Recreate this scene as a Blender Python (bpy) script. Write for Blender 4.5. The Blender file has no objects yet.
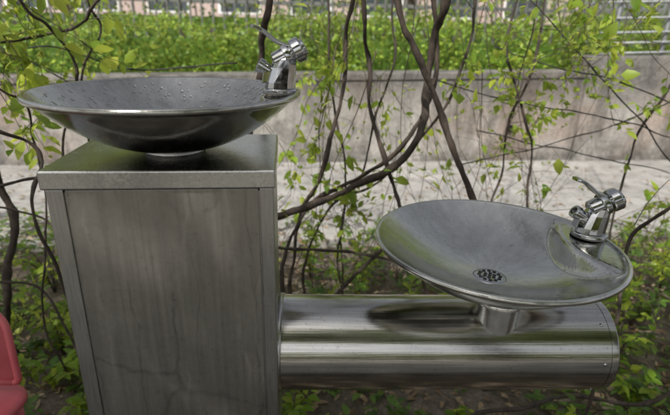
import bpy, math, random
from mathutils import Matrix, Vector, noise
random.seed(7)
rnd=random.random
def U(a,b): return random.uniform(a,b)
scene=bpy.context.scene
col=scene.collection

# ------------------------------------------------------------------ helpers
def mesh_obj(name,verts,faces,mat=None,parent=None,smooth=True,label=None,cat=None,kind=None,mats=None,midx=None,group=None,sharp=None):
    me=bpy.data.meshes.new(name)
    me.from_pydata([tuple(v) for v in verts],[],faces)
    if mats:
        for m in mats: me.materials.append(m)
    elif mat: me.materials.append(mat)
    if midx: me.polygons.foreach_set("material_index",midx)
    if smooth: me.polygons.foreach_set("use_smooth",[True]*len(me.polygons))
    me.update()
    if sharp: me.set_sharp_from_angle(angle=math.radians(sharp))
    o=bpy.data.objects.new(name,me); col.objects.link(o)
    if parent: o.parent=parent
    tag(o,label,cat,kind,group)
    return o
def tag(o,label=None,cat=None,kind=None,group=None):
    if label:o["label"]=label
    if cat:o["category"]=cat
    if kind:o["kind"]=kind
    if group:o["group"]=group
def empty(name,loc=(0,0,0),parent=None,label=None,cat=None,group=None):
    o=bpy.data.objects.new(name,None); col.objects.link(o); o.location=loc; o.empty_display_size=.05
    if parent:o.parent=parent
    tag(o,label,cat,None,group); return o
def box(x0,x1,y0,y1,z0,z1):
    v=[(x0,y0,z0),(x1,y0,z0),(x1,y1,z0),(x0,y1,z0),(x0,y0,z1),(x1,y0,z1),(x1,y1,z1),(x0,y1,z1)]
    f=[(0,3,2,1),(4,5,6,7),(0,1,5,4),(1,2,6,5),(2,3,7,6),(3,0,4,7)]
    return v,f
def bevel(o,w,seg=2):
    m=o.modifiers.new("bevel",'BEVEL'); m.width=w; m.segments=seg; m.limit_method='ANGLE'; m.angle_limit=math.radians(30)
    return o
def bbox_obj(name,b,mat,parent=None,w=0.001,**k):
    v,f=box(*b); o=mesh_obj(name,v,f,mat,parent,smooth=False,**k); bevel(o,w); return o
def lathe(profile,seg=64,axis='Z'):
    V=[];F=[]
    n=len(profile)
    for i in range(seg):
        a=2*math.pi*i/seg
        for r,z in profile:
            if axis=='Z': V.append((r*math.cos(a),r*math.sin(a),z))
            else: V.append((z,r*math.cos(a),r*math.sin(a)))
    for i in range(seg):
        j=(i+1)%seg
        for k in range(n-1):
            F.append((i*n+k,j*n+k,j*n+k+1,i*n+k+1))
    return V,F
def merge(parts):
    V=[];F=[];M=[]
    for i,(v,f,m) in enumerate(parts):
        b=len(V); V+=list(v); F+=[tuple(x+b for x in ff) for ff in f]; M+=[m]*len(f)
    return V,F,M
def xf(v,M): return [M@Vector(p) for p in v]
def catmull(P,step=6):
    P=[Vector(p) for p in P]
    Q=[P[0]*2-P[1]]+P+[P[-1]*2-P[-2]]
    out=[]
    for i in range(1,len(Q)-2):
        a,b,c,d=Q[i-1:i+3]
        for k in range(step):
            t=k/step
            out.append(.5*((2*b)+(c-a)*t+(2*a-5*b+4*c-d)*t*t+(3*b-a-3*c+d)*t**3))
    out.append(P[-1]); return out
def tube(path,rad,sides=8,jit=0.0):
    V=[];F=[];n=len(path)
    for i,p in enumerate(path):
        t=(path[min(i+1,n-1)]-path[max(i-1,0)]).normalized()
        a=t.cross(Vector((.3,.9,.2))).normalized(); b=t.cross(a)
        r=rad(i/(n-1)) if callable(rad) else rad
        for k in range(sides):
            th=2*math.pi*k/sides
            rr=r*(1+jit*noise.noise(p*30+Vector((k*3.1,0,0))))
            V.append(p+a*math.cos(th)*rr+b*math.sin(th)*rr)
    for i in range(n-1):
        for k in range(sides):
            k2=(k+1)%sides
            F.append((i*sides+k,i*sides+k2,(i+1)*sides+k2,(i+1)*sides+k))
    F.append(tuple(range(sides))[::-1]); F.append(tuple((n-1)*sides+k for k in range(sides)))
    return V,F
def leaf(V,F,p,d,up,L,W):
    d=d.normalized(); s=d.cross(up)
    if s.length<1e-3: s=d.cross(Vector((1,.2,0)))
    s.normalize(); n=s.cross(d)
    b=len(V); dr=-n*L*.18
    V+= [p, p+d*L*.35+s*W*.5+n*W*.15, p+d*L*.35, p+d*L*.35-s*W*.5+n*W*.15,
         p+d*L*.7+s*W*.36+n*W*.1+dr*.4, p+d*L*.7+dr*.4, p+d*L*.7-s*W*.36+n*W*.1+dr*.4, p+d*L+dr]
    F+= [(b,b+2,b+1),(b,b+3,b+2),(b+1,b+2,b+5,b+4),(b+2,b+3,b+6,b+5),(b+4,b+5,b+7),(b+5,b+6,b+7)]
def rdir(zb=0.0):
    v=Vector((random.gauss(0,1),random.gauss(0,1),random.gauss(0,1)+zb))
    return v.normalized() if v.length>.01 else Vector((0,0,1))
def sleaf(V,F,p,d,up,L,W):
    d=d.normalized(); s=d.cross(up)
    if s.length<1e-3: s=d.cross(Vector((1,.2,0)))
    s.normalize(); n=s.cross(d); b=len(V)
    V+=[p,p+d*L*.45+s*W*.5+n*W*.12,p+d*L,p+d*L*.45-s*W*.5+n*W*.12]
    F+=[(b,b+2,b+1),(b,b+3,b+2)]

# ------------------------------------------------------------------ materials
class NT:
    def __init__(s,name):
        s.m=bpy.data.materials.new(name); s.m.use_nodes=True; s.t=s.m.node_tree; s.t.nodes.clear()
        s.out=s.n('ShaderNodeOutputMaterial')
    def n(s,t,**k):
        x=s.t.nodes.new(t)
        for a,b in k.items(): setattr(x,a,b)
        return x
    def l(s,a,b): s.t.links.new(a,b)
    def coord(s,scale=(1,1,1),kind='Object',rot=(0,0,0)):
        c=s.n('ShaderNodeTexCoord'); m=s.n('ShaderNodeMapping'); m.inputs['Scale'].default_value=scale; m.inputs['Rotation'].default_value=rot
        s.l(c.outputs[kind],m.inputs['Vector']); return m.outputs[0]
    def noise(s,v,scale,detail=4,rough=.55,dist=0):
        x=s.n('ShaderNodeTexNoise'); x.inputs['Scale'].default_value=scale; x.inputs['Detail'].default_value=detail
        x.inputs['Roughness'].default_value=rough; x.inputs['Distortion'].default_value=dist
        s.l(v,x.inputs['Vector']); return x.outputs['Fac']
    def ramp(s,f,stops,interp='LINEAR'):
        r=s.n('ShaderNodeValToRGB'); r.color_ramp.interpolation=interp
        e=r.color_ramp.elements
        while len(e)<len(stops): e.new(.5)
        for i,(p,c) in enumerate(stops):
            e[i].position=p
            if not isinstance(c,(tuple,list)): c=(c,c,c)
            e[i].color=(*c,1)
        s.l(f,r.inputs[0]); return r.outputs[0]
    def mix(s,a,b,f,mode='MIX'):
        x=s.n('ShaderNodeMix',data_type='RGBA',blend_type=mode)
        for inp,val in ((x.inputs[0],f),(x.inputs[6],a),(x.inputs[7],b)):
            if hasattr(val,'links'): s.l(val,inp)
            elif isinstance(val,(tuple,list)): inp.default_value=(*val,1)
            else: inp.default_value=val
        return x.outputs[2]
    def math(s,op,a,b=0):
        x=s.n('ShaderNodeMath',operation=op)
        for i,val in enumerate((a,b)):
            if hasattr(val,'links'): s.l(val,x.inputs[i])
            else: x.inputs[i].default_value=val
        return x.outputs[0]
    def bsdf(s,color,rough=.5,metal=0,bump=None,bs=.2,bd=.002,**k):
        p=s.n('ShaderNodeBsdfPrincipled')
        for nm,val in (('Base Color',color),('Roughness',rough),('Metallic',metal)):
            if hasattr(val,'links'): s.l(val,p.inputs[nm])
            elif isinstance(val,(tuple,list)): p.inputs[nm].default_value=(*val,1)
            else: p.inputs[nm].default_value=val
        for a,b in k.items(): p.inputs[a.replace('_',' ')].default_value=b
        if bump is not None:
            bn=s.n('ShaderNodeBump'); bn.inputs['Strength'].default_value=bs; bn.inputs['Distance'].default_value=bd
            s.l(bump,bn.inputs['Height']); s.l(bn.outputs[0],p.inputs['Normal'])
        s.l(p.outputs[0],s.out.inputs[0]); return p

def m_steel(name,c0,c1,rough0,rough1,stretch=(1,1,1),nscale=60,bs=.15,bd=.0006,smudge=6,metal=1.0,radial=False,cm=.4,bigb=1.0,fineb=.4):
    t=NT(name); v=t.coord(stretch); v2=t.coord()
    if radial:
        m0=t.n('ShaderNodeVectorMath',operation='MULTIPLY'); t.l(v2,m0.inputs[0]); m0.inputs[1].default_value=(1,1,0)
        m1=t.n('ShaderNodeVectorMath',operation='NORMALIZE'); t.l(m0.outputs[0],m1.inputs[0])
        m2=t.n('ShaderNodeVectorMath',operation='MULTIPLY_ADD'); t.l(v2,m2.inputs[0]); m2.inputs[1].default_value=(9,9,9); t.l(m1.outputs[0],m2.inputs[2])
        fine=t.noise(m2.outputs[0],4,6,.7)
    else: fine=t.noise(v,nscale,5,.6)
    big=t.noise(v2,smudge,5,.6,.4); spots=t.noise(v2,180,3,.7); grain=t.noise(v2,320,2,.6)
    c=t.mix(t.ramp(big,[(.3,c0),(.7,c1)]),t.ramp(fine,[(.36,.5),(.64,1.0)]),cm,'MULTIPLY')
    c=t.mix(c,t.ramp(spots,[(.28,.35),(.4,1.0)]),.5,'MULTIPLY')
    r=t.ramp(t.math('ADD',t.math('MULTIPLY',big,.5),t.math('MULTIPLY',fine,.5)),[(.32,rough0),(.68,rough1)])
    h=t.math('ADD',t.math('MULTIPLY',fine,fineb),t.math('ADD',t.math('MULTIPLY',big,bigb),t.math('MULTIPLY',grain,.06)))
    t.bsdf(c,r,metal,h,bs,bd); return t.m
M_bowl_top=m_steel("worn_steel",(.40,.39,.365),(.60,.585,.555),.07,.20,(1,1,1),90,.35,.0020,12,radial=True,cm=.35)
M_bowl_low=m_steel("polished_steel",(.47,.465,.44),(.64,.635,.60),.045,.12,(1,1,1),70,.35,.0024,10,radial=True,cm=.3)
M_tube=m_steel("tube_steel",(.40,.39,.37),(.54,.53,.505),.085,.16,(.6,34,34),8,.26,.0010,9,cm=.55,bigb=1.2,fineb=.8)
M_cap=m_steel("speckled_steel",(.42,.415,.40),(.58,.575,.55),.16,.32,(1,1,1),220,.3,.0008,18,cm=.5)
M_flange=m_steel("dull_steel",(.36,.35,.335),(.47,.46,.44),.24,.38,(60,60,3),6,.3,.0006,6)
M_neck=m_steel("neck_steel",(.66,.655,.63),(.80,.795,.77),.14,.24,(1,1,1),60,.15,.0006,12)
# stained front panel, with vine reflections painted as dark curved lines
t=NT("stained_panel_painted_vines"); v=t.coord((1,1,1)); vs=t.coord((70,70,2.0))
big=t.noise(v,3,6,.6,.1); dr=t.noise(vs,2.2,5,.65,.0); spots=t.noise(v,120,4,.7); mid=t.noise(v,75,6,.7)
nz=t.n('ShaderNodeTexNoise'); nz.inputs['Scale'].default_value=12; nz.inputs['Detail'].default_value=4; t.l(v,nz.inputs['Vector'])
def line_mask(scale,wid,stretch,g0,g1,amp,gs=5,off=0):
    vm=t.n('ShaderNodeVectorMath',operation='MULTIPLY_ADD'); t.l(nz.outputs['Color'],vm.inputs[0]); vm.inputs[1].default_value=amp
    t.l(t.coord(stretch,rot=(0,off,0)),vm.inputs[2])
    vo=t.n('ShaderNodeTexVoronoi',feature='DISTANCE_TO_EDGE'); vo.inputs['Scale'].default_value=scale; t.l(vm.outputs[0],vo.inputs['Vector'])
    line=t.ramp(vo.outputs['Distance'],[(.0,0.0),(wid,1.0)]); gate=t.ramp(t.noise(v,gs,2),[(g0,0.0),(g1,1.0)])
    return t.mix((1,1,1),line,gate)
vine_reflection=line_mask(4.4,.022,(1,1,.75),.40,.50,(.07,.07,.08),3.5,.75)
drips=line_mask(11,.020,(1,1,.06),.42,.52,(.035,.035,.02),7)
pale=line_mask(9,.030,(1,1,.09),.46,.54,(.04,.04,.03),6,.04)
c=t.ramp(big,[(.30,(.285,.268,.243)),(.7,(.365,.347,.318))])
c=t.mix(c,t.ramp(mid,[(.35,.82),(.6,1.0)]),.45,'MULTIPLY')
c=t.mix(c,t.ramp(dr,[(.38,.7),(.58,1.0)]),.35,'MULTIPLY')
c=t.mix(c,vine_reflection,.24,'MULTIPLY'); c=t.mix(c,drips,.20,'MULTIPLY'); c=t.mix(c,t.ramp(spots,[(.3,.5),(.42,1.0)]),.4,'MULTIPLY')
c=t.mix(c,(.52,.50,.47),t.math('MULTIPLY',t.math('SUBTRACT',1.0,pale),.25))
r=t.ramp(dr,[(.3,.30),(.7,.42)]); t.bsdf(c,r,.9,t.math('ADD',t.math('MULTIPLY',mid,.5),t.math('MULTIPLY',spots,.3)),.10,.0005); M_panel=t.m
t=NT("chrome"); t.bsdf((.42,.425,.43),t.ramp(t.noise(t.coord(),120,4),[(.4,.05),(.7,.13)]),1.0,t.noise(t.coord(),60,2),.04,.0004); M_chrome=t.m
t=NT("dark_gasket"); t.bsdf((.06,.06,.06),t.ramp(t.noise(t.coord(),80),[(.3,.35),(.7,.5)]),.3); M_rubber=t.m
t=NT("drain_hole_black"); t.bsdf(t.ramp(t.noise(t.coord(),80),[(.3,.004),(.7,.01)]),.6); M_hole=t.m
t=NT("water"); t.bsdf((1,1,1),.02,0,Transmission_Weight=1.0,IOR=1.33); M_water=t.m
t=NT("pink_plastic"); t.bsdf(t.ramp(t.noise(t.coord(),14,5),[(.3,(.48,.085,.105)),(.7,(.58,.13,.15))]),.42,0,t.noise(t.coord(),70),.1,.0006); M_pink=t.m
t=NT("pink_plastic_dark"); t.bsdf(t.ramp(t.noise(t.coord(),14,5),[(.3,(.30,.045,.06)),(.7,(.38,.07,.085))]),.5,0,t.noise(t.coord(),70),.1,.0006); M_pinkd=t.m  # darker pink for the backrest

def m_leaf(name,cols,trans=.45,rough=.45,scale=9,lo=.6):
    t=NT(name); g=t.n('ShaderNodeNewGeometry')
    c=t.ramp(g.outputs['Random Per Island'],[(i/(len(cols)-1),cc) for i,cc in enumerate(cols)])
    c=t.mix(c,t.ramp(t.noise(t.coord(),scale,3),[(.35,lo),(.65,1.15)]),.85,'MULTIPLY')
    p=t.n('ShaderNodeBsdfPrincipled'); t.l(c,p.inputs['Base Color']); p.inputs['Roughness'].default_value=rough
    tr=t.n('ShaderNodeBsdfTranslucent'); t.l(t.mix(c,(1.0,1.0,.25),.35),tr.inputs[0])
    mx=t.n('ShaderNodeMixShader'); mx.inputs[0].default_value=trans
    t.l(p.outputs[0],mx.inputs[1]); t.l(tr.outputs[0],mx.inputs[2]); t.l(mx.outputs[0],t.out.inputs[0]); return t.m
M_leaf=m_leaf("young_leaf",[(.10,.22,.02),(.20,.36,.03),(.36,.49,.05),(.48,.56,.06),(.14,.28,.03)],.6)
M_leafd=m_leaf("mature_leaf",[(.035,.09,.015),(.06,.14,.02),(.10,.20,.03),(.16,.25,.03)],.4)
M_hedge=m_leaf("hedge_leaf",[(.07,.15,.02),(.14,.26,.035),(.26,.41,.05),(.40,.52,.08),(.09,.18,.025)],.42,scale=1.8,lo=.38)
M_hedge2=m_leaf("darker_hedge_leaf",[(.035,.085,.02),(.07,.14,.035),(.13,.22,.05),(.25,.34,.08)],.36,scale=1.5,lo=.4)  # darker greens for the hedge behind the fence
M_litter=m_leaf("dry_leaf",[(.12,.075,.045),(.24,.16,.09),(.36,.27,.17),(.18,.10,.05),(.42,.34,.23),(.10,.07,.05)],.1,.7)
t=NT("bark"); v=t.coord((1,1,.4)); n1=t.noise(v,70,6,.65); n2=t.noise(t.coord(),9,4)
t.bsdf(t.mix(t.ramp(n1,[(.3,(.018,.013,.010)),(.7,(.085,.062,.048))]),t.ramp(n2,[(.3,.55),(.7,1.3)]),.8,'MULTIPLY'),.85,0,n1,1.0,.004); M_bark=t.m
t=NT("twig_bark"); n1=t.noise(t.coord(),40,4); t.bsdf(t.ramp(n1,[(.3,(.035,.026,.018)),(.7,(.10,.08,.05))]),.8); M_twig=t.m
t=NT("wire_dark"); n1=t.noise(t.coord(),40,4); t.bsdf(t.ramp(n1,[(.3,(.012,.012,.012)),(.7,(.03,.027,.024))]),.7); M_wire=t.m
t=NT("soil"); v=t.coord(); n1=t.noise(v,9,8,.7); n2=t.noise(v,90,5,.7); n3=t.noise(v,2,3)
c=t.ramp(n1,[(.3,(.075,.056,.042)),(.5,(.17,.135,.105)),(.72,(.30,.26,.21))]); c=t.mix(c,t.ramp(n2,[(.3,.45),(.7,1.25)]),.8,'MULTIPLY')
c=t.mix(c,(.05,.08,.02),t.ramp(n3,[(.5,0.0),(.7,.35)]))
t.bsdf(c,.95,0,t.math('ADD',n1,n2),1,.012); M_soil=t.m
t=NT("pavement_concrete"); v=t.coord(); n1=t.noise(v,1.6,6,.65); n2=t.noise(v,120,4,.7); n3=t.noise(v,9,7,.72)
c=t.ramp(n1,[(.3,(.25,.24,.225)),(.7,(.40,.385,.365))]); c=t.mix(c,t.ramp(n2,[(.3,.7),(.7,1.1)]),.7,'MULTIPLY'); c=t.mix(c,t.ramp(n3,[(.38,.5),(.56,1.0)]),.7,'MULTIPLY')
t.bsdf(c,.9,0,n2,.4,.003); M_pave=t.m
t=NT("weathered_shadowed_concrete"); v=t.coord(); vs=t.coord((3,3,.7)); n1=t.noise(v,2.6,9,.72,.3); n2=t.noise(v,45,6,.7); st=t.noise(vs,1.6,8,.75); nb=t.noise(v,1.1,6,.65,.3); nm=t.noise(v,6,7,.75,.2)
c=t.ramp(n1,[(.3,(.20,.188,.172)),(.5,(.34,.32,.295)),(.72,(.47,.445,.415))])
c=t.mix(c,(.30,.215,.165),t.ramp(nb,[(.48,0.0),(.66,.6)]))
c=t.mix(c,t.ramp(n2,[(.3,.6),(.65,1.1)]),.7,'MULTIPLY'); c=t.mix(c,t.ramp(st,[(.42,.40),(.54,1.0)]),.65,'MULTIPLY')
c=t.mix(c,t.ramp(nm,[(.40,.5),(.52,1.0)]),.55,'MULTIPLY')  # mottling stands for vine shadows, painted into the concrete colour
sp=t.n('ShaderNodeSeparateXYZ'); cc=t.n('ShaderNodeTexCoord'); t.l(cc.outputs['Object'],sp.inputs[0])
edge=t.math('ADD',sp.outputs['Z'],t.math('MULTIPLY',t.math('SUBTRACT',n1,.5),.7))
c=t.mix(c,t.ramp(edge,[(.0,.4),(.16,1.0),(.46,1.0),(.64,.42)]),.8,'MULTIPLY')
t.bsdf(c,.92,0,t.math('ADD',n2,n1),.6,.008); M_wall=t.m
t=NT("painted_metal_dim"); t.bsdf(t.ramp(t.noise(t.coord(),20),[(.3,(.10,.11,.10)),(.7,(.18,.18,.17))]),.5,.2); M_fence=t.m
t=NT("grey_rail_metal"); t.bsdf(t.ramp(t.noise(t.coord(),20),[(.3,(.16,.17,.18)),(.7,(.28,.29,.3))]),.5,.5); M_rail=t.m
t=NT("render_pink"); n1=t.noise(t.coord(),1.5,5); t.bsdf(t.ramp(n1,[(.3,(.36,.27,.25)),(.7,(.46,.37,.34))]),.85); M_pinkwall=t.m
t=NT("window_glass_dark"); t.bsdf(t.ramp(t.noise(t.coord(),.7),[(.3,(.03,.04,.05)),(.7,(.07,.08,.09))]),.08); M_glass=t.m
t=NT("white_paint_trim"); t.bsdf(t.ramp(t.noise(t.coord(),4),[(.3,.62),(.7,.78)]),.6); M_white=t.m

# ------------------------------------------------------------------ DRINKING FOUNTAIN
F0=empty("drinking_fountain",(-0.081,.603,0),label="two-level brushed stainless steel drinking fountain with stained pedestal",cat="drinking fountain")
F0.rotation_euler=(0,0,math.radians(6))
W=.285;D=.215;ZT=.878
ped=bbox_obj("pedestal",(-W+.003,-.003,.003,D-.001,0.0,ZT-.03),M_flange,F0,.001)
for x0,x1 in ((-W,-W+.0215),(-.0185,0)):
    bbox_obj("corner_flange",(x0,x1,0,D,0.001,ZT-.0255),M_flange,ped,.0015)
bbox_obj("front_panel",(-W+.0232,-.0200,.0012,.006,0.02,ZT-.0268),M_panel,ped,.0008,label="front panel with pale drip marks, faint stains and painted vine reflections")
cap=bbox_obj("pedestal_cap",(-W-.004,.003,-.005,D+.004,ZT-.025,ZT),M_cap,F0,.0025)
for bm in cap.modifiers: bm.segments=3

TY=.100;TR=.0795;TZ=.543;TX1=.551
TA=math.radians(-4.0)
prof=[(TR-.02,-.004),(TR,-.004),(TR,.30),(TR,TX1-.0145),(TR-.0009,TX1-.0142),(TR-.0009,TX1-.0134),(TR,TX1-.0131),(TR,TX1-.0025)]+[(TR-.0025*(1-math.cos(a)),TX1-.0025+.0025*math.sin(a)) for a in (.4,.8,1.2,1.57)]+[(TR-.02,TX1+.0001),(.0001,TX1+.0002)]
tb_root=Matrix.Translation((0,TY,TZ))@Matrix.Rotation(TA,4,'Z')
v,f=lathe(prof,128,'X')
tb=mesh_obj("support_tube",v,f,M_tube,F0,sharp=35); tb.matrix_local=tb_root
v,f=lathe([(TR+.0001,0.0),(TR+.0022,0.0),(TR+.0022,.0085),(TR+.0001,.009)],96,'X')
mesh_obj("joint_collar",v,f,M_cap,tb)
for xx,ang in ((TX1-.024,.15),(TX1-.024,-.75),(TX1-.024,.95)):
    v,f=lathe([(.0001,.0020),(.002,.0016),(.0032,.0),(.0032,-.001)],16)
    o=mesh_obj("rivet",v,f,M_chrome,tb); d=Vector((0,-math.cos(ang),math.sin(ang)))
    o.location=(xx,d.y*TR,d.z*TR); o.rotation_euler=d.to_track_quat('Z','Y').to_euler()

def bowl(name,R,depth,cx,cy,cz,mat,tilt,label,dk,zd,trw,od=None):
    NR=60;NS=160
    dcx,dcy,dr=dk; od=od or depth
    def zin(x,y):
        r=min(1,math.hypot(x,y)/R)
        z=-depth*(1-r**2.0)
        d=dr-math.hypot(x-dcx,y-dcy)
        tt=max(0,min(1,(d+.004)/trw)); tt=tt*tt*(3-2*tt)
        h=zd-z; hh=(h+math.sqrt(h*h+.006**2))/2-.0006*(r>.97)
        return z+hh*tt*(1-max(0,(r-.93)/.07)**2)
    V=[(0,0,zin(0,0))];Fc=[]
    rimprof=[(R+.0015,.0014),(R+.0045,.0018),(R+.0070,.0002),(R+.0078,-.0025),(R+.0068,-.0052),(R+.004,-.0068),(R+.001,-.0068)]
    n_out=28
    for i in range(1,NR+1):
        r=R*i/NR
        for k in range(NS):
            a=2*math.pi*k/NS; x=r*math.cos(a);y=r*math.sin(a); V.append((x,y,zin(x,y)))
    for r,z in rimprof:
        for k in range(NS):
            a=2*math.pi*k/NS; V.append((r*math.cos(a),r*math.sin(a),z))
    for i in range(n_out):
        r=R*(1-(i+.6)/n_out*.82)
        q=r/R; z=-.0045-od*(1-q**2.3)-.002
        z=max(z,-od-.004)
        for k in range(NS):
            a=2*math.pi*k/NS; V.append((r*math.cos(a),r*math.sin(a),z))
    tot=NR+len(rimprof)+n_out
    for k in range(NS): Fc.append((0,1+k,1+(k+1)%NS))
    for i in range(tot-1):
        for k in range(NS):
            k2=(k+1)%NS; Fc.append((1+i*NS+k,1+(i+1)*NS+k,1+(i+1)*NS+k2,1+i*NS+k2))
    Fc.append(tuple(1+(tot-1)*NS+k for k in range(NS)))
    o=mesh_obj(name,V,Fc,mat,F0,label=label); o.location=(cx,cy,cz); o.rotation_euler=tilt
    z0=zin(0,0)
    parts=[]
    v,f=lathe([(.0001,.0022),(.021,.0018),(.0245,.0016),(.0268,.0004),(.0273,-.004)],48); parts.append((v,f,0))
    holes=[(0,0)]+[(.008*math.cos(a),.008*math.sin(a)) for a in [i*math.pi/3 for i in range(6)]]+[(.0165*math.cos(a),.0165*math.sin(a)) for a in [i*math.pi/6+.2 for i in range(12)]]
    for hx,hy in holes:
        v,f=lathe([(.0001,.0027),(.0030,.0027),(.0033,.001)],14); parts.append(([(a+hx,b+hy,c) for a,b,c in v],f,1))
    v,f,m=merge(parts); d=mesh_obj("drain",v,f,None,o,mats=[M_chrome,M_hole],midx=m); d.location=(0,0,z0+.0008)
    return o,zin
ZB1=.963
B1=(-.146,.112,ZB1); B2=(.342,.058,.745)
b1,z1=bowl("bowl",.177,.0775,*B1,M_bowl_top,(0,0,0),"upper shallow steel bowl wet with water drops",(.235,-.01,.12),-.006,.02)
b2,z2=bowl("bowl",.181,.066,*B2,M_bowl_low,(0,math.radians(1.0),0),"lower shallow steel bowl with perforated drain",(.300,-.02,.190),-.0045,.015,od=.074)
v,f=lathe([(.044,-.005),(.043,0),(.040,.003),(.0001,.004)],64); o=mesh_obj("bowl_foot",v,f,M_flange,b1); o.location=(0,0,-.0798)
NX,NY=.018,-.008
V=[];Fx=[]; npf=[(.100,.006,0),(.084,-.003,.15),(.066,-.012,.4),(.052,-.020,.65),(.044,-.0255,.85),(.0405,-.029,1),(.0410,-.0300,1),(.0410,-.0345,1),(.0400,-.0352,1),(.0355,-.0356,1),(.0348,-.060,1),(.0345,-.115,1)]
for k in range(72):
    a=2*math.pi*k/72
    for r,z,w_ in npf: V.append((r*math.cos(a)+NX*w_,r*math.sin(a)+NY*w_,z))
n=len(npf)
for k in range(72):
    for j in range(n-1):
        k2=(k+1)%72; Fx.append((k*n+j,k2*n+j,k2*n+j+1,k*n+j+1))
o=mesh_obj("bowl_neck",V,Fx,M_neck,b2,sharp=40); o.location=(0,0,-.0680)

def drops(parent,zin,R,n,rmax):
    parts=[]
    for _ in range(n):
        rr=R*.96*math.sqrt(rnd()); a=U(0,6.283); x=rr*math.cos(a);y=rr*math.sin(a); s=rmax*(.25+.75*rnd()**2)
        prof=[(s*math.cos(b),s*.5*math.sin(b)) for b in (-.2,.3,.7,1.1)]+[(.00001,s*.5)]
        v,f=lathe(prof,9); e=U(.8,1.3)
        z=zin(x,y); parts.append(([(p[0]*e+x,p[1]+y,p[2]+z+.0002+ (zin(x+p[0]*.9,y+p[1]*.9)-z)*.9) for p in v],f,0))
    v,f,_=merge(parts); o=mesh_obj("water_droplets",v,f,M_water,parent,kind="stuff"); return o
drops(b1,z1,.177,1200,.0028)
drops(b2,z2,.181,140,.0017)

# taps
def loft(secs,seg=28):
    V=[];Fx=[]
    for cx,cy,cz,rx,ry,pw in secs:
        for k in range(seg):
            a=2*math.pi*(k+.5)/seg; c=math.cos(a);s=math.sin(a)
            V.append((cx+rx*math.copysign(abs(c)**pw,c),cy+ry*math.copysign(abs(s)**pw,s),cz))
    n=len(secs)
    for i in range(n-1):
        for k in range(seg):
            k2=(k+1)%seg; Fx.append((i*seg+k,i*seg+k2,(i+1)*seg+k2,(i+1)*seg+k))
    Fx.append(tuple(range(seg))[::-1]); Fx.append(tuple((n-1)*seg+k for k in range(seg)))
    return V,Fx
def orient(v,p,d):
    q=Vector(d).normalized().to_track_quat('Z','Y').to_matrix().to_4x4(); return xf(v,Matrix.Translation(p)@q)
def tap():
    v1,f1=lathe([(.0001,.0050),(.0235,.0050),(.0258,.0040),(.0262,.0025),(.0262,0)],48)
    v2,f2=loft([(0,0,.004,.0232,.0195,1),(.0008,0,.014,.0224,.0190,1),(.0045,0,.036,.0192,.0172,1),(.0075,0,.048,.0165,.0155,1),(.009,0,.055,.0125,.0125,1)],14)
    v3,f3=box(-.026,-.004,-.0105,.0105,.012,.030); v3=[(x+(z-.02)*.15,y*(1 if x>-.02 else .8),z+(x+.026)*.2) for x,y,z in v3]
    v,f,m=merge([(v1,f1,0),(v2,f2,0),(v3,f3,0)])
    body=mesh_obj("bubbler_tap",v,f,M_chrome,F0,smooth=False); bevel(body,.0020,3)
    v,f=lathe([(.0001,.0),(.0262,.0),(.0266,-.001),(.0266,-.003)],40); mesh_obj("gasket",v,f,M_rubber,body)
    hd=(.84,0,.46)
    v1,f1=lathe([(.0001,-.0245),(.0110,-.0245),(.0140,-.0225),(.0146,-.006)],36)
    v2,f2=lathe([(.0146,-.006),(.0176,-.0058),(.0184,-.0045),(.0184,.0015),(.0176,.003),(.0125,.0032),(.0118,.0070)],36)
    v3,f3=lathe([(.0118,.0070),(.0172,.0075),(.0186,.0092),(.0188,.0200),(.0175,.0222),(.0135,.0228),(.0125,.0260),(.0100,.0272),(.0001,.0272)],36)
    v,f,m=merge([(v1,f1,0),(v2,f2,0),(v3,f3,0)])
    o=mesh_obj("valve_head",orient(v,(.013,0,.0545),hd),f,M_chrome,body,sharp=30)
    v,f=lathe([(.0090,-.008),(.0090,.008),(.0106,.0085),(.0106,.0155),(.0090,.0165),(.0064,.0165),(.0058,.011)],28)
    v2,f2=lathe([(.0001,.012),(.0061,.012)],24)
    vv,ff,mm=merge([(orient(v,(-.018,0,.032),(-.80,0,.50)),f,0),(orient(v2,(-.018,0,.032),(-.80,0,.50)),f2,1)])
    mesh_obj("spout_nozzle",vv,ff,None,body,mats=[M_chrome,M_hole],midx=mm,sharp=30)
    pts=catmull([(.018,0,.0665),(.008,0,.0685),(-.006,0,.0745),(-.020,0,.0860),(-.031,0,.0930),(-.041,0,.0955)],5)
    V=[];Fx=[];n=len(pts)
    for i,p in enumerate(pts):
        tt=i/(n-1); w=.0070+.0045*tt*tt if tt<.94 else .0080; th=.0036-.0012*tt
        d=(pts[min(i+1,n-1)]-pts[max(i-1,0)]).normalized(); nn=Vector((d.z,0,-d.x))
        for sy,sn in ((-1,-.6),(-.85,-1),(.85,-1),(1,-.6),(1,.6),(.85,1),(-.85,1),(-1,.6)):
            V.append(p+Vector((0,sy*w,0))+nn*sn*th)
    for i in range(n-1):
        for k in range(8):
            k2=(k+1)%8; Fx.append((i*8+k,i*8+k2,(i+1)*8+k2,(i+1)*8+k))
    Fx.append(tuple(range(8))[::-1]); Fx.append(tuple((n-1)*8+k for k in range(8)))
    mesh_obj("lever",V,Fx,M_chrome,body,sharp=50)
    return body
T1=tap(); T1.location=(B1[0]+.156,B1[1]-.002,ZB1-.006+.0065)
T2=T1.copy(); col.objects.link(T2)
for ch in list(T1.children):
    c2=ch.copy(); c2.parent=T2; col.objects.link(c2)
T2.location=(B2[0]+.168,B2[1]+.020,B2[2]-.0020); T2.rotation_euler=(0,math.radians(1),math.radians(-4))
T1.scale=(.97,.97,.92); T2.scale=(1.06,1.03,.97)

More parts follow.
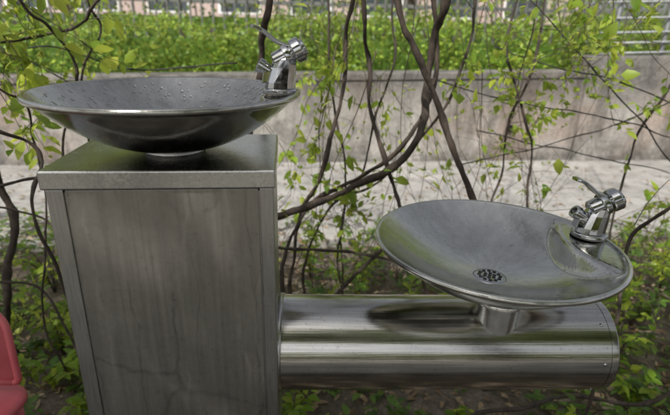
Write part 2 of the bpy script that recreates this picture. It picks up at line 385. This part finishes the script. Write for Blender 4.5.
# ------------------------------------------------------------------ red plastic chair
CH=empty("plastic_chair",(-.806,.76,-.014),label="small pinkish red plastic chair beside the pedestal",cat="chair")
def slab(name,outline,th,mat,parent,M,w=.008):
    n=len(outline); V=[(x,y,-th/2) for x,y in outline]+[(x,y,th/2) for x,y in outline]
    Fx=[tuple(range(n))[::-1],tuple(range(n,2*n))]+[(i,(i+1)%n,n+(i+1)%n,n+i) for i in range(n)]
    o=mesh_obj(name,xf(V,M),Fx,mat,parent,smooth=False); bevel(o,w,4); return o
def rrect(x0,x1,y0,y1,r,r2=None):
    out=[]; r2=r2 if r2 is not None else r
    for cx,cy,a0,rr in ((x1-r2,y0+r2,-90,r2),(x1-r,y1-r,0,r),(x0+r,y1-r,90,r),(x0+r2,y0+r2,180,r2)):
        for k in range(7):
            a=math.radians(a0+k*15); out.append((cx+rr*math.cos(a),cy+rr*math.sin(a)))
    return out
Mx=Matrix.Translation((0,.10,.345))@Matrix.Rotation(math.radians(80),4,'X')
ol=[(x*(1-1.1*max(0,y)) if x>0 else x,y) for x,y in rrect(-.15,.125,-.02,.145,.045,.01)]
slab("backrest",ol,.008,M_pinkd,CH,Mx,.003)
rimp=[Mx@Vector((x,y,.004)) for x,y in ol]; rimp=[Vector(p) for p in rimp]+[Vector(rimp[0])]
v,f=tube(rimp,.0075,10); mesh_obj("backrest_rim",v,f,M_pink,CH)
slab("seat",rrect(-.16,.137,-.16,.13,.055),.026,M_pink,CH,Matrix.Translation((0,0,.283)),.012)
for lx,ly in ((-.13,-.12),(.09,-.12),(-.13,.10),(.09,.10)):
    p=[Vector((lx*1.1,ly*1.1,0)),Vector((lx,ly,.28))]
    v,f=tube([p[0],(p[0]+p[1])/2,p[1]],lambda t:.012+.006*t,12); mesh_obj("leg",v,f,M_pink,CH)

# ------------------------------------------------------------------ ground
def axis(lo,hi,st,far):
    a=[];x=lo
    while x<hi+1e-6: a.append(x); x+=st
    s=st*2; l=lo; h=hi; L=[];H=[]
    while h<far: h+=s; H.append(h); l-=s; L.append(l); s*=1.7
    return L[::-1]+a+H
xs=axis(-2.6,2.8,.04,400); ys=axis(.2,2.4,.04,400)
V=[];Fx=[]
for y in ys:
    for x in xs:
        k=1 if (.15<y<2.15 and abs(x)<6) else 0
        z=-.03+k*(.03+.022*noise.noise(Vector((x*2.2,y*2.2,0)))+.012*noise.noise(Vector((x*9,y*9,3))))
        V.append((x,y,z))
nx=len(xs)
for j in range(len(ys)-1):
    for i in range(nx-1): Fx.append((j*nx+i,j*nx+i+1,(j+1)*nx+i+1,(j+1)*nx+i))
mesh_obj("ground",V,Fx,M_soil,kind="structure")
WR=math.radians(7)
def rotz(v,a=WR,c=(0,0)):
    return [((x-c[0])*math.cos(a)-(y-c[1])*math.sin(a)+c[0],(x-c[0])*math.sin(a)+(y-c[1])*math.cos(a)+c[1],z) for x,y,z in v]
v,f=box(-14,14,2.30,3.86,-.2,.02); bevel(mesh_obj("pavement",rotz(v),f,M_pave,kind="structure",smooth=False),.01)
v,f=box(-10,10,-3.1,.12,-.2,.03); bevel(mesh_obj("path",v,f,M_pave,kind="structure",smooth=False),.01)  # unseen pale path, added to brighten the steel from below
v,f=box(-30,30,6.4,13.2,-.2,-.004); mesh_obj("road",rotz(v),f,M_pave,kind="structure",smooth=False)

V=[];Fx=[]
for _ in range(6500):
    y=.5+1.9*rnd(); x=U(-1.9,2.1)*(y*.45+.45)
    z=.022*noise.noise(Vector((x*2.2,y*2.2,0)))+.012*noise.noise(Vector((x*9,y*9,3)))+U(.002,.016)
    if y>2.12: z=.024
    s=U(.012,.045); d=Vector((U(-1,1),U(-1,1),U(-.25,.3)))
    leaf(V,Fx,Vector((x,y,z)),d,Vector((U(-.4,.4),U(-.4,.4),1)),s,s*U(.3,.6))
for _ in range(1300):
    y=2.2+1.7*rnd()**1.3; x=U(-2.6,2.8); s=U(.015,.04)
    leaf(V,Fx,Vector((x,y,.026)),Vector((U(-1,1),U(-1,1),U(-.1,.15))),Vector((U(-.2,.2),U(-.2,.2),1)),s,s*U(.3,.6))
mesh_obj("leaf_litter",V,Fx,M_litter,kind="stuff")
parts=[]
for _ in range(420):
    y=U(.7,2.6); x=U(-1.9,2.1)*(y*.4+.4); a=U(0,6.28); L=U(.04,.22)
    p=Vector((x,y,.025)); d=Vector((math.cos(a),math.sin(a),U(-.05,.12)))
    v,f=tube(catmull([p,p+d*L*.5+Vector((U(-.01,.01),U(-.01,.01),U(0,.02))),p+d*L],3),U(.001,.0032),5); parts.append((v,f,0))
v,f,_=merge(parts); mesh_obj("fallen_twigs",v,f,M_twig,kind="stuff")
V=[];Fx=[]
for _ in range(1600):
    y=U(.85,2.5); x=U(-1.9,2.1)*(y*.4+.45)
    if noise.noise(Vector((x*1.6,y*1.6,9)))<-.12 and -.5<x<.6: continue
    h=U(.02,.12); c=Vector((x,y,.0))
    for k in range(random.randint(4,9)):
        a=U(0,6.28); e=U(.1,1.1); s=U(.018,.05)
        leaf(V,Fx,c+Vector((U(-.02,.02),U(-.02,.02),h*U(.4,1))),Vector((math.cos(a),math.sin(a),e-.3)),Vector((0,0,1)),s,s*U(.35,.6))
mesh_obj("ground_cover",V,Fx,M_leafd,kind="stuff")

def plant(name,x,y,n,h,L,mat,label,w=.5):
    root=empty(name,(x,y,0),label=label,cat="plant",group="young plants in the leaf litter")
    sp=[];V=[];Fx=[]
    for k in range(n):
        a=U(0,6.28); lean=U(.15,.8); hh=h*U(.6,1.1)
        p=catmull([Vector((0,0,-.01)),Vector((math.cos(a)*lean*hh*.3,math.sin(a)*lean*hh*.3,hh*.6)),Vector((math.cos(a)*lean*hh,math.sin(a)*lean*hh,hh))],4)
        v,f=tube(p,lambda t:.0024-.0014*t,5); sp.append((v,f,0))
        for i in range(2,len(p)):
            for s in (-1,1):
                d=Vector((math.cos(a+s*U(.7,1.5)),math.sin(a+s*U(.7,1.5)),U(-.3,.6))); l=L*U(.5,1.1)
                leaf(V,Fx,p[i]+rdir()*.006,d,Vector((U(-.3,.3),U(-.3,.3),1)),l,l*w*U(.8,1.2))
        leaf(V,Fx,p[-1],p[-1]-p[-2]+Vector((0,0,-.01)),Vector((0,0,1)),L,L*w)
    v,f,_=merge(sp); mesh_obj("stem",v,f,M_twig,root,kind="stuff"); mesh_obj("leaves",V,Fx,mat,root,kind="stuff")
for x,y,n,h,L,m in ((-.06,1.25,5,.16,.05,M_leaf),(.0,1.55,6,.2,.05,M_leafd),(.22,1.5,5,.18,.045,M_leaf),(-.25,1.6,5,.22,.05,M_leaf),(-.1,1.05,5,.12,.04,M_leaf),
    (.95,1.35,6,.26,.05,M_leaf),(1.15,1.6,7,.3,.05,M_leafd),(.85,1.75,5,.22,.05,M_leaf),(1.3,1.3,6,.25,.05,M_leaf),(.62,1.3,4,.10,.04,M_leafd),(.45,1.7,4,.12,.04,M_leaf),
    (-.98,1.5,5,.2,.05,M_leaf),(-1.15,1.75,6,.3,.05,M_leaf),(-.85,1.2,5,.14,.05,M_leaf),(-1.3,1.4,5,.22,.05,M_leaf),(.12,1.0,4,.06,.03,M_leaf),(-.66,1.05,4,.08,.04,M_leaf),(1.0,1.05,4,.12,.05,M_leaf),(1.45,1.9,6,.4,.06,M_leaf),(-.75,1.45,5,.2,.045,M_leaf),(.7,1.05,4,.07,.03,M_leaf),(.1,1.75,6,.25,.045,M_leaf),(-.1,1.9,6,.3,.045,M_leaf),
    (-1.0,1.95,7,.34,.05,M_leaf),(-.8,1.75,6,.28,.045,M_leaf),(-.9,1.35,6,.2,.045,M_leaf),(.35,1.05,4,.07,.035,M_leaf),(-.72,1.2,5,.14,.04,M_leaf),(.9,1.15,5,.10,.04,M_leaf),(.85,1.0,4,.07,.035,M_leaf)):
    plant("young_plant",x,y,n,h,L,m,"small green leafy plant growing through brown leaf litter")

# ------------------------------------------------------------------ vines
def vine(pts,Y,r,mat=M_bark,up=True,down=False,leaves=0,label="brown woody vine hanging behind the fountain",jy=.05,lm=None,sides=10,L=.036,wob=1.0):
    if r>.004: r*=.68 if pts[0][0]>-.6 else .55
    leaves=int(leaves*.6)
    P=[Vector((x,Y+jy*math.sin(i*1.7+Y*9),z)) for i,(x,z) in enumerate(pts)]
    if up: d=(P[0]-P[1]).normalized(); P=[P[0]+Vector((d.x*.4,d.y,1.35))]+[P[0]+Vector((d.x*.3,0,.5))]+P
    if down: P=P+[Vector((P[-1].x+.02,P[-1].y,P[-1].z*.4)),Vector((P[-1].x+.03,P[-1].y+.02,-.04))]
    path=catmull(P,12)
    for i,p in enumerate(path):
        path[i]=p+wob*Vector((noise.noise(p*7),noise.noise(p*7+Vector((5,5,5))),noise.noise(p*7+Vector((9,1,2)))))*min(.022,r*2.2+.004)+wob*.0022*Vector((noise.noise(p*28),0,noise.noise(p*28+Vector((4,4,4)))))
    v,f=tube(path,lambda t:r*(1+.14*math.sin(t*40)+.2*noise.noise(Vector((t*30,r*900,0)))),sides,.4)
    root=mesh_obj("vine",v,f,mat,None,label=label,cat="vine",group="vines behind the drinking fountain")
    if leaves:
        V=[];Fx=[];tw=[]
        for _ in range(leaves):
            p=path[random.randrange(len(path))]
            if p.z>1.5: continue
            d=rdir(.1); s=U(.03,.10); q=p+d*s
            v,f=tube([p,(p+q)/2+rdir()*.006,q],.0011,4); tw.append((v,f,0))
            for k in range(random.randint(2,5)):
                l=L*U(.5,1.4); leaf(V,Fx,q+rdir()*.012,rdir(-.2),rdir(1.5),l,l*U(.4,.65))
        if tw:
            v,f,_=merge(tw); mesh_obj("leaf_stalks",v,f,M_twig,root,kind="stuff"); mesh_obj("leaves",V,Fx,lm or M_leaf,root,kind="stuff")
    return root
vine([(-.17,1.13),(-.19,1.04),(-.21,.94),(-.22,.8),(-.2,.5)],1.25,.013,down=True)
vine([(.03,1.15),(.02,.99),(0,.83),(-.04,.65),(-.11,.5),(-.14,.28)],1.4,.009,down=True,leaves=12)
vine([(.05,1.14),(.08,.97),(.10,.83),(.15,.68),(.21,.53),(.31,.24)],1.35,.0085,down=True,leaves=12)
vine([(.26,1.17),(.26,1.03),(.25,.9),(.21,.78),(.14,.69),(.03,.6),(-.1,.56),(-.25,.51),(-.4,.3)],1.3,.0145,down=True,label="thick twisted woody vine sweeping down in a curve")
vine([(.12,1.13),(.18,1.01),(.24,.89),(.30,.765),(.36,.64),(.45,.46)],1.2,.0115,down=True,wob=.4,jy=.01,label="straight dark woody vine slanting down behind the lower bowl")
vine([(.40,1.16),(.39,1.03),(.32,.84),(.22,.69),(.114,.55),(-.02,.49),(-.1,.3)],1.5,.006,down=True,leaves=14)
vine([(.25,1.15),(.28,.99),(.265,.86),(.19,.74),(.08,.62),(-.075,.53),(-.16,.35)],1.4,.009,down=True)
vine([(-.03,1.15),(-.02,.9),(.03,.66),(.015,.37)],1.5,.005,down=True,leaves=16)
vine([(.56,1.16),(.52,.98),(.605,.8),(.68,.63),(.69,.4)],1.6,.004,down=True,leaves=22)
vine([(.66,1.16),(.64,.95),(.60,.75),(.62,.55),(.55,.3)],1.7,.004,down=True,leaves=22)
vine([(.95,.93),(.85,.83),(.745,.717),(.70,.61),(.665,.5),(.65,.44),(.665,.32)],1.0,.0060,up=False,down=True,label="thin reddish woody vine curving beside the tube")
vine([(.30,.02),(.415,.12),(.565,.10),(.69,.08),(.82,.135),(.91,.23),(1.05,.4)],1.05,.0085,up=False,label="woody stem arching low over the leaf litter")
vine([(-.82,.96),(-.76,.86),(-.8,.76),(-.76,.58),(-.8,.3)],1.2,.005,down=True,leaves=8)
vine([(-.95,.92),(-.78,.84),(-.73,.785),(-.71,.73),(-.71,.65),(-.68,.4)],1.1,.0075,up=False,down=True)
vine([(-1.0,.66),(-.83,.68),(-.755,.69),(-.69,.69),(-.6,.68)],1.1,.0065,up=False)
vine([(-.95,.8),(-.97,.59),(-.96,.46),(-.975,.29),(-1.03,.11),(-1.04,-.05)],1.3,.020,label="thick brown woody vine rooted in the soil")
vine([(-1.1,.62),(-.92,.59),(-.83,.54),(-.74,.525),(-.6,.5)],1.2,.005,up=False)
vine([(-1.1,.4),(-.98,.36),(-.87,.32),(-.77,.21),(-.7,0)],1.2,.006,up=False)
vine([(-.71,1.13),(-.68,1.04),(-.66,.93),(-.7,.7),(-.72,.4)],1.2,.0035,down=True,leaves=8)
vine([(-1.1,.98),(-.89,1.0),(-.70,1.03),(-.57,1.1),(-.49,1.15)],1.3,.0035,up=False,leaves=6)
vine([(-.68,1.15),(-.67,1.03),(-.72,.9),(-.7,.6)],1.4,.0030,down=True,leaves=8)
vine([(-.015,.275),(.08,.345),(.16,.46),(.2,.6)],1.3,.009,up=False)
vine([(-.19,.51),(-.04,.48),(.11,.44),(.3,.42)],1.2,.004,up=False)
vine([(1.15,1.16),(1.12,.95),(1.05,.7),(1.08,.4)],1.7,.004,down=True,leaves=10)
vine([(.16,1.15),(.17,.95),(.12,.8),(.10,.62),(.02,.4)],1.55,.0050,down=True,leaves=8)
for p,Y in (([(.3,.9),(.595,.84),(.88,.8),(1.155,.73),(1.6,.66)],1.6),([(.5,.72),(.675,.69),(.945,.64),(1.25,.57),(1.6,.5)],1.7),([(.5,1.0),(.68,.95),(.89,.91),(1.13,.83),(1.5,.7)],1.6),([(.45,.6),(.8,.72),(1.1,.85),(1.4,1.0)],1.65),([(.6,1.15),(.8,.95),(1.0,.78),(1.3,.5)],1.62),([(-1.2,.9),(-.9,.98),(-.6,.93),(-.3,.95)],1.5),([(-1.2,1.1),(-.85,.9),(-.6,.75)],1.45)):
    vine(p,Y,.0022,M_wire,up=False,label="thin dark wiry stem stretched across the gap",sides=6)

parts=[];V=[];Fx=[]
def twig(p,d,L,r,depth=0,leafy=.8,ls=1.0):
    n=5; pts=[p]; dd=d.copy()
    for i in range(n):
        dd=(dd+rdir()*.28+Vector((0,0,-.05))).normalized(); pts.append(pts[-1]+dd*L/n)
    v,f=tube(catmull(pts,2),lambda t:r*(1-.6*t),4); parts.append((v,f,0))
    for q in pts[1:]:
        if rnd()<leafy:
            for k in range(random.randint(1,2)):
                l=U(.014,.042)*ls; leaf(V,Fx,q+rdir()*.006,(dd+rdir()*1.1),rdir(1.5),l,l*U(.4,.65))
    if depth<2:
        for _ in range(2): twig(random.choice(pts[1:]),(dd+rdir()*.9).normalized(),L*.55,r*.6,depth+1,leafy,ls)
for _ in range(52):
    cx=random.choice([.0,.05,.1,-.05,.45,.5,.6,.65,.35,.75,.25]); x=cx+random.gauss(0,.13); y=U(1.4,2.0); s=y/1.4
    up=rnd()<.5; lf=random.choice([.1,.2,.6,.8]); sc=random.choice([.7,.9,1.0,1.3])
    if up: twig(Vector((x*s,y,.0)),Vector((U(-.3,.3),U(-.2,.2),1)),U(.35,.75),.0020,0,lf,sc)
    else: twig(Vector((x*s,y,U(.85,1.5))),Vector((U(-.4,.4),U(-.2,.2),-.8)),U(.3,.7),.0018,0,lf,sc)
for _ in range(15):
    x=U(-.1,1.0); y=U(1.4,1.8); twig(Vector((x*y/1.4,y,U(1.15,1.4))),Vector((U(-.5,.5),U(-.2,.2),-.6)),U(.2,.45),.0016,0,.6,random.choice([.8,1,1.3]))
for cx,cz,cy in ((-.08,.62,1.45),(-.04,.72,1.5),(.02,.52,1.4),(.56,.85,1.6),(.62,.7,1.65),(.42,.95,1.55),(.8,.95,1.7),(.98,.75,1.7)):
    for _ in range(2): twig(Vector((cx+U(-.04,.04),cy,cz)),rdir(.2),U(.08,.2),.0014,1,.9,1.1)
for _ in range(24):
    y=U(1.35,1.8); twig(Vector((U(-1.3,-.6),y,random.choice([0,.1,1.0,1.2]))),Vector((U(-.4,.4),0,U(-1,1))),U(.3,.5),.0018,0,.7)
for _ in range(16):
    y=U(1.2,1.8); twig(Vector((U(.9,1.6),y,U(.0,.1))),Vector((U(-.4,.4),0,1)),U(.22,.4),.002,0,.8)
for _ in range(15):
    twig(Vector((U(-1.05,-.76),1.25,U(1.0,1.35))),Vector((U(-.2,.6),0,-.4)),U(.2,.35),.002,1,.95,1.4)
v,f,_=merge(parts); mesh_obj("twig_tangle",v,f,M_twig,kind="stuff"); mesh_obj("foliage_sprays",V,Fx,M_leaf,kind="stuff")

# ------------------------------------------------------------------ retaining wall
Y0=3.86
WL=empty("concrete_wall",(0,Y0,0),label="low weathered grey-beige concrete wall with dark stains and painted vine shadows",cat="wall"); WL.rotation_euler=(0,0,WR)
def sbox(x0,x1,y0,y1,z0,z1,k=.02,kb=False):
    v,f=box(x0,x1,y0,y1,z0,z1); out=[]
    for i,(x,y,z) in enumerate(v): out.append((x,y,z+(k*x if (i>3 or kb) else 0)))
    return out,f
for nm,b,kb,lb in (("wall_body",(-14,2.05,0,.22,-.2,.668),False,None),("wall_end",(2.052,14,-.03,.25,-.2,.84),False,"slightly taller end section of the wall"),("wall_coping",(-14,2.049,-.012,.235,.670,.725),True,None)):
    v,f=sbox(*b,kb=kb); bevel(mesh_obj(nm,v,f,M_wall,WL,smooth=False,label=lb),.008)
for x in (-3.4,-1.1,1.45,3.3):
    v,f=lathe([(.0001,.01),(.022,.01),(.024,-.012),(.030,-.012),(.030,.02)],20)
    o=mesh_obj("drain_pipe",v,f,M_hole,WL); o.location=(x,-.001 if x<2.05 else -.031,.30); o.rotation_euler=(math.radians(90),0,0)
v,f=box(-14,14,4.085,6.4,-.2,.58); mesh_obj("terrain",rotz(v),f,M_soil,kind="structure",smooth=False)

def hedge(name,y,z,x0,x1,top,n,dep,label,mat,ls):
    HG=empty(name,(0,y,z),label=label,cat="hedge"); HG.rotation_euler=(0,0,WR)
    V=[];Fx=[]
    for _ in range(n):
        x=U(x0,x1); tp=top+.12*noise.noise(Vector((x*1.4,0,y)))+ .09*noise.noise(Vector((x*5,0,2)))+.02*x*(y<6)
        if rnd()<.55: yy=-dep+abs(random.gauss(0,.07))*random.choice([-1,1]); zz=U(-.02,tp)
        elif rnd()<.6: yy=U(-dep,dep); zz=tp+random.gauss(0,.05)
        else: yy=U(-dep,dep); zz=U(.1,tp)
        bl=noise.noise(Vector((x*3,yy*3,zz*4+5)))
        if bl<-.2 and rnd()<.8: continue
        yy+=bl*.16
        s=U(.5,1.5)*ls; leaf(V,Fx,Vector((x,yy,zz)),rdir(.35)+Vector((0,-.4,0)),rdir(1.0),s,s*.55)
    mesh_obj("leaves",V,Fx,mat,HG,kind="stuff")
    parts=[]; x=x0+.1
    while x<x1:
        v,f=tube(catmull([Vector((x,U(-.1,.1),-.02)),Vector((x+U(-.05,.05),0,top*.5)),Vector((x+U(-.1,.1),U(-.1,.1),top*.95))],3),.012,6); parts.append((v,f,0)); x+=.22
    v,f,_=merge(parts); mesh_obj("stems",v,f,M_bark,HG,kind="stuff")
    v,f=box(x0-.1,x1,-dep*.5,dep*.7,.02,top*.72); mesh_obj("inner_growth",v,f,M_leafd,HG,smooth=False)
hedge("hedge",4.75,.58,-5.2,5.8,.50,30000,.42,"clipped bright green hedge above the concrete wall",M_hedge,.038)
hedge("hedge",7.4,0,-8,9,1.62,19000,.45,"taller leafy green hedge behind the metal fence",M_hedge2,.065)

FN=empty("picket_fence",(0,5.9,.58),label="dim grey metal fence with slim vertical bars",cat="fence"); FN.rotation_euler=(0,0,WR)
bbox_obj("rail",(-6,6,-.015,.015,.70,.74),M_fence,FN,.003); bbox_obj("rail",(-6,6,-.015,.015,.08,.12),M_fence,FN,.003)
pk=bbox_obj("picket",(-.010,.010,-.040,-.018,.02,.82),M_fence,FN,.003); pk.location=(-5.0,0,0)
for i in range(1,84):
    c=pk.copy(); c.location=(-5.0+i*.12,0,0); col.objects.link(c)

RL=empty("metal_railing",(2.9,4.3,.88),label="grey metal railing with horizontal bars on the wall",cat="railing"); RL.rotation_euler=(0,0,WR)
for x in (-.65,-.2,.25,.7,1.3):
    v,f=lathe([(.018,-.02),(.018,.62),(.012,.63),(.0001,.63)],16); o=mesh_obj("post",v,f,M_rail,RL); o.location=(x,0,0)
for z in (.07,.15,.23,.34,.46,.58):
    v,f=tube([Vector((-.8,-.03,z-.05)),Vector((.5,-.03,z+.0)),Vector((2.0,-.03,z+.05))],.009,10); mesh_obj("rail",v,f,M_rail,RL)

BL=empty("building",(-2,22,0),label="low pinkish rendered building behind the hedge",cat="building"); 
bbox_obj("wall",(-14,12,0,6,0,4.6),M_pinkwall,BL,.02)
bbox_obj("roof",(-14.5,12.5,-.6,6.5,4.602,4.9),M_white,BL,.02)
w0=bbox_obj("window",(-.8,.8,-.03,.03,1.6,3.0),M_glass,BL,.005); w0.location=(-11.2,-.0,0)
fr=bbox_obj("window_frame",(-.9,.9,-.02,.02,1.52,3.08),M_white,w0,.005); 
for i in range(1,8):
    c=w0.copy(); c.location=(-11.2+i*3.0,0,0); col.objects.link(c); c2=fr.copy(); c2.parent=c; col.objects.link(c2)

def tree(name,x,y,h,r,n,ls,label,cz=None,sx=1,sy=1,sz=.6,mat=M_leafd,spread=.2,even=False):
    root=empty(name,(x,y,0),label=label,cat="tree"); cz=cz or h
    parts=[]
    v,f=tube(catmull([Vector((0,0,-.05)),Vector((.05,.03,h*.4)),Vector((-.04,0,h*.8)),Vector((0,0,h))],6),lambda t:.14*(1-.5*t)*h/3,12,.2); parts.append((v,f,0))
    cl=[]
    for k in range(16):
        a=U(0,6.28); q=Vector((math.cos(a)*r*sx*U(.35,.95),math.sin(a)*r*sy*U(.35,.95),cz+U(-.3,.8)*r*sz))
        b=Vector((0,0,h*U(.6,.95))); v,f=tube(catmull([b,(b+q)/2+Vector((0,0,.12*r)),q],5),lambda t:.05*(1-.75*t)*h/3,7); parts.append((v,f,0)); cl.append(q)
    v,f,_=merge(parts); mesh_obj("trunk",v,f,M_bark,root)
    V=[];Fx=[]
    for k in range(14): cl.append(Vector((U(-1,1)*r*sx*.8,U(-1,1)*r*sy*.8,cz+U(-.2,.6)*r*sz)))
    for i in range(n):
        if even and i%2:
            a=U(0,6.28); q=math.sqrt(rnd()); g=Vector((math.cos(a)*r*sx*q*1.05,math.sin(a)*r*sy*q*1.05,cz+random.gauss(.2,.3)*r*sz*(1.2-q*.6)))
        else:
            c=random.choice(cl); g=c+Vector((random.gauss(0,spread)*r*sx,random.gauss(0,spread)*r*sy,random.gauss(0,.13)*r))
        s=ls*U(.6,1.3); sleaf(V,Fx,g,rdir(-.3),rdir(1.),s,s*.55)
    mesh_obj("crown",V,Fx,mat,root,kind="stuff")
for tx,ty in ((-3.0,-1.9),(-.9,-2.1),(1.3,-2.0),(3.4,-2.2)):  # unseen trees, placed and spread to keep sun off the fountain
    tree("unseen_shade_tree",tx,ty,2.8,1.9,4300,.14,"unseen broadleaf tree placed to shade the drinking fountain",cz=3.0,sz=.3,sy=.85,spread=.2,even=True)
tree("street_tree",-5.5,10.5,2.8,2.6,5000,.16,"leafy roadside tree with rounded crown",cz=3.2,mat=M_hedge)
tree("street_tree",1.5,11,2.6,2.6,5000,.16,"leafy roadside tree with rounded crown",cz=2.9,mat=M_hedge)
tree("street_tree",6.5,10,2.5,2.5,5000,.16,"leafy roadside tree with rounded crown",cz=2.8,mat=M_hedge)
SH=empty("added_shrub_row",(0,-4.4,0),label="dense green shrub row added out of view for reflections",cat="shrub")  # unseen shrubs, added so the steel reflects dark green
V=[];Fx=[];parts=[]
for _ in range(8000):
    x=U(-5,5); z=abs(random.gauss(0,.45))*1.1+.05; s=U(.08,.16); sleaf(V,Fx,Vector((x,random.gauss(0,.28),min(z,1.3))),rdir(.2),rdir(1),s,s*.5)
mesh_obj("leaves",V,Fx,M_leafd,SH,kind="stuff")
for i in range(26):
    x=-4.8+i*.38; v,f=tube([Vector((x,0,0)),Vector((x+U(-.1,.1),0,.5)),Vector((x+U(-.2,.2),0,1.1))],.02,6); parts.append((v,f,0))
v,f,_=merge(parts); mesh_obj("stems",v,f,M_bark,SH,kind="stuff")

# ------------------------------------------------------------------ light, world, camera
S=Vector((-.32,-.66,.86)).normalized()
w=bpy.data.worlds.new("World"); scene.world=w; w.use_nodes=True; nt=w.node_tree
bg=nt.nodes['Background']; sky=nt.nodes.new('ShaderNodeTexSky'); sky.sky_type='NISHITA'; sky.sun_disc=False
sky.sun_elevation=math.asin(S.z); sky.sun_rotation=math.atan2(S.x,S.y); sky.dust_density=4
hs=nt.nodes.new('ShaderNodeHueSaturation'); hs.inputs['Saturation'].default_value=.28; hs.inputs['Value'].default_value=1.08
nt.links.new(sky.outputs[0],hs.inputs['Color']); nt.links.new(hs.outputs[0],bg.inputs[0]); bg.inputs[1].default_value=.15
sl=bpy.data.lights.new("sun",'SUN'); sl.energy=5.0; sl.angle=math.radians(.6); sl.color=(1,.96,.89)
so=bpy.data.objects.new("sun",sl); col.objects.link(so); so.rotation_euler=S.to_track_quat('Z','Y').to_euler(); so.location=(0,0,6)
cam=bpy.data.cameras.new("camera"); co=bpy.data.objects.new("camera",cam); col.objects.link(co); scene.camera=co
R=(Matrix.Rotation(math.radians(69.7),4,'X')@Matrix.Rotation(math.radians(1.3),4,'Z'))
co.matrix_world=Matrix.Translation((0,0,1.05))@R
cam.sensor_width=36; cam.lens=26.0; cam.clip_start=.02; cam.clip_end=2000
cam.dof.use_dof=True; cam.dof.focus_distance=.78; cam.dof.aperture_fstop=5.0
scene.view_settings.view_transform='Standard'; scene.view_settings.look='None'; scene.view_settings.exposure=0
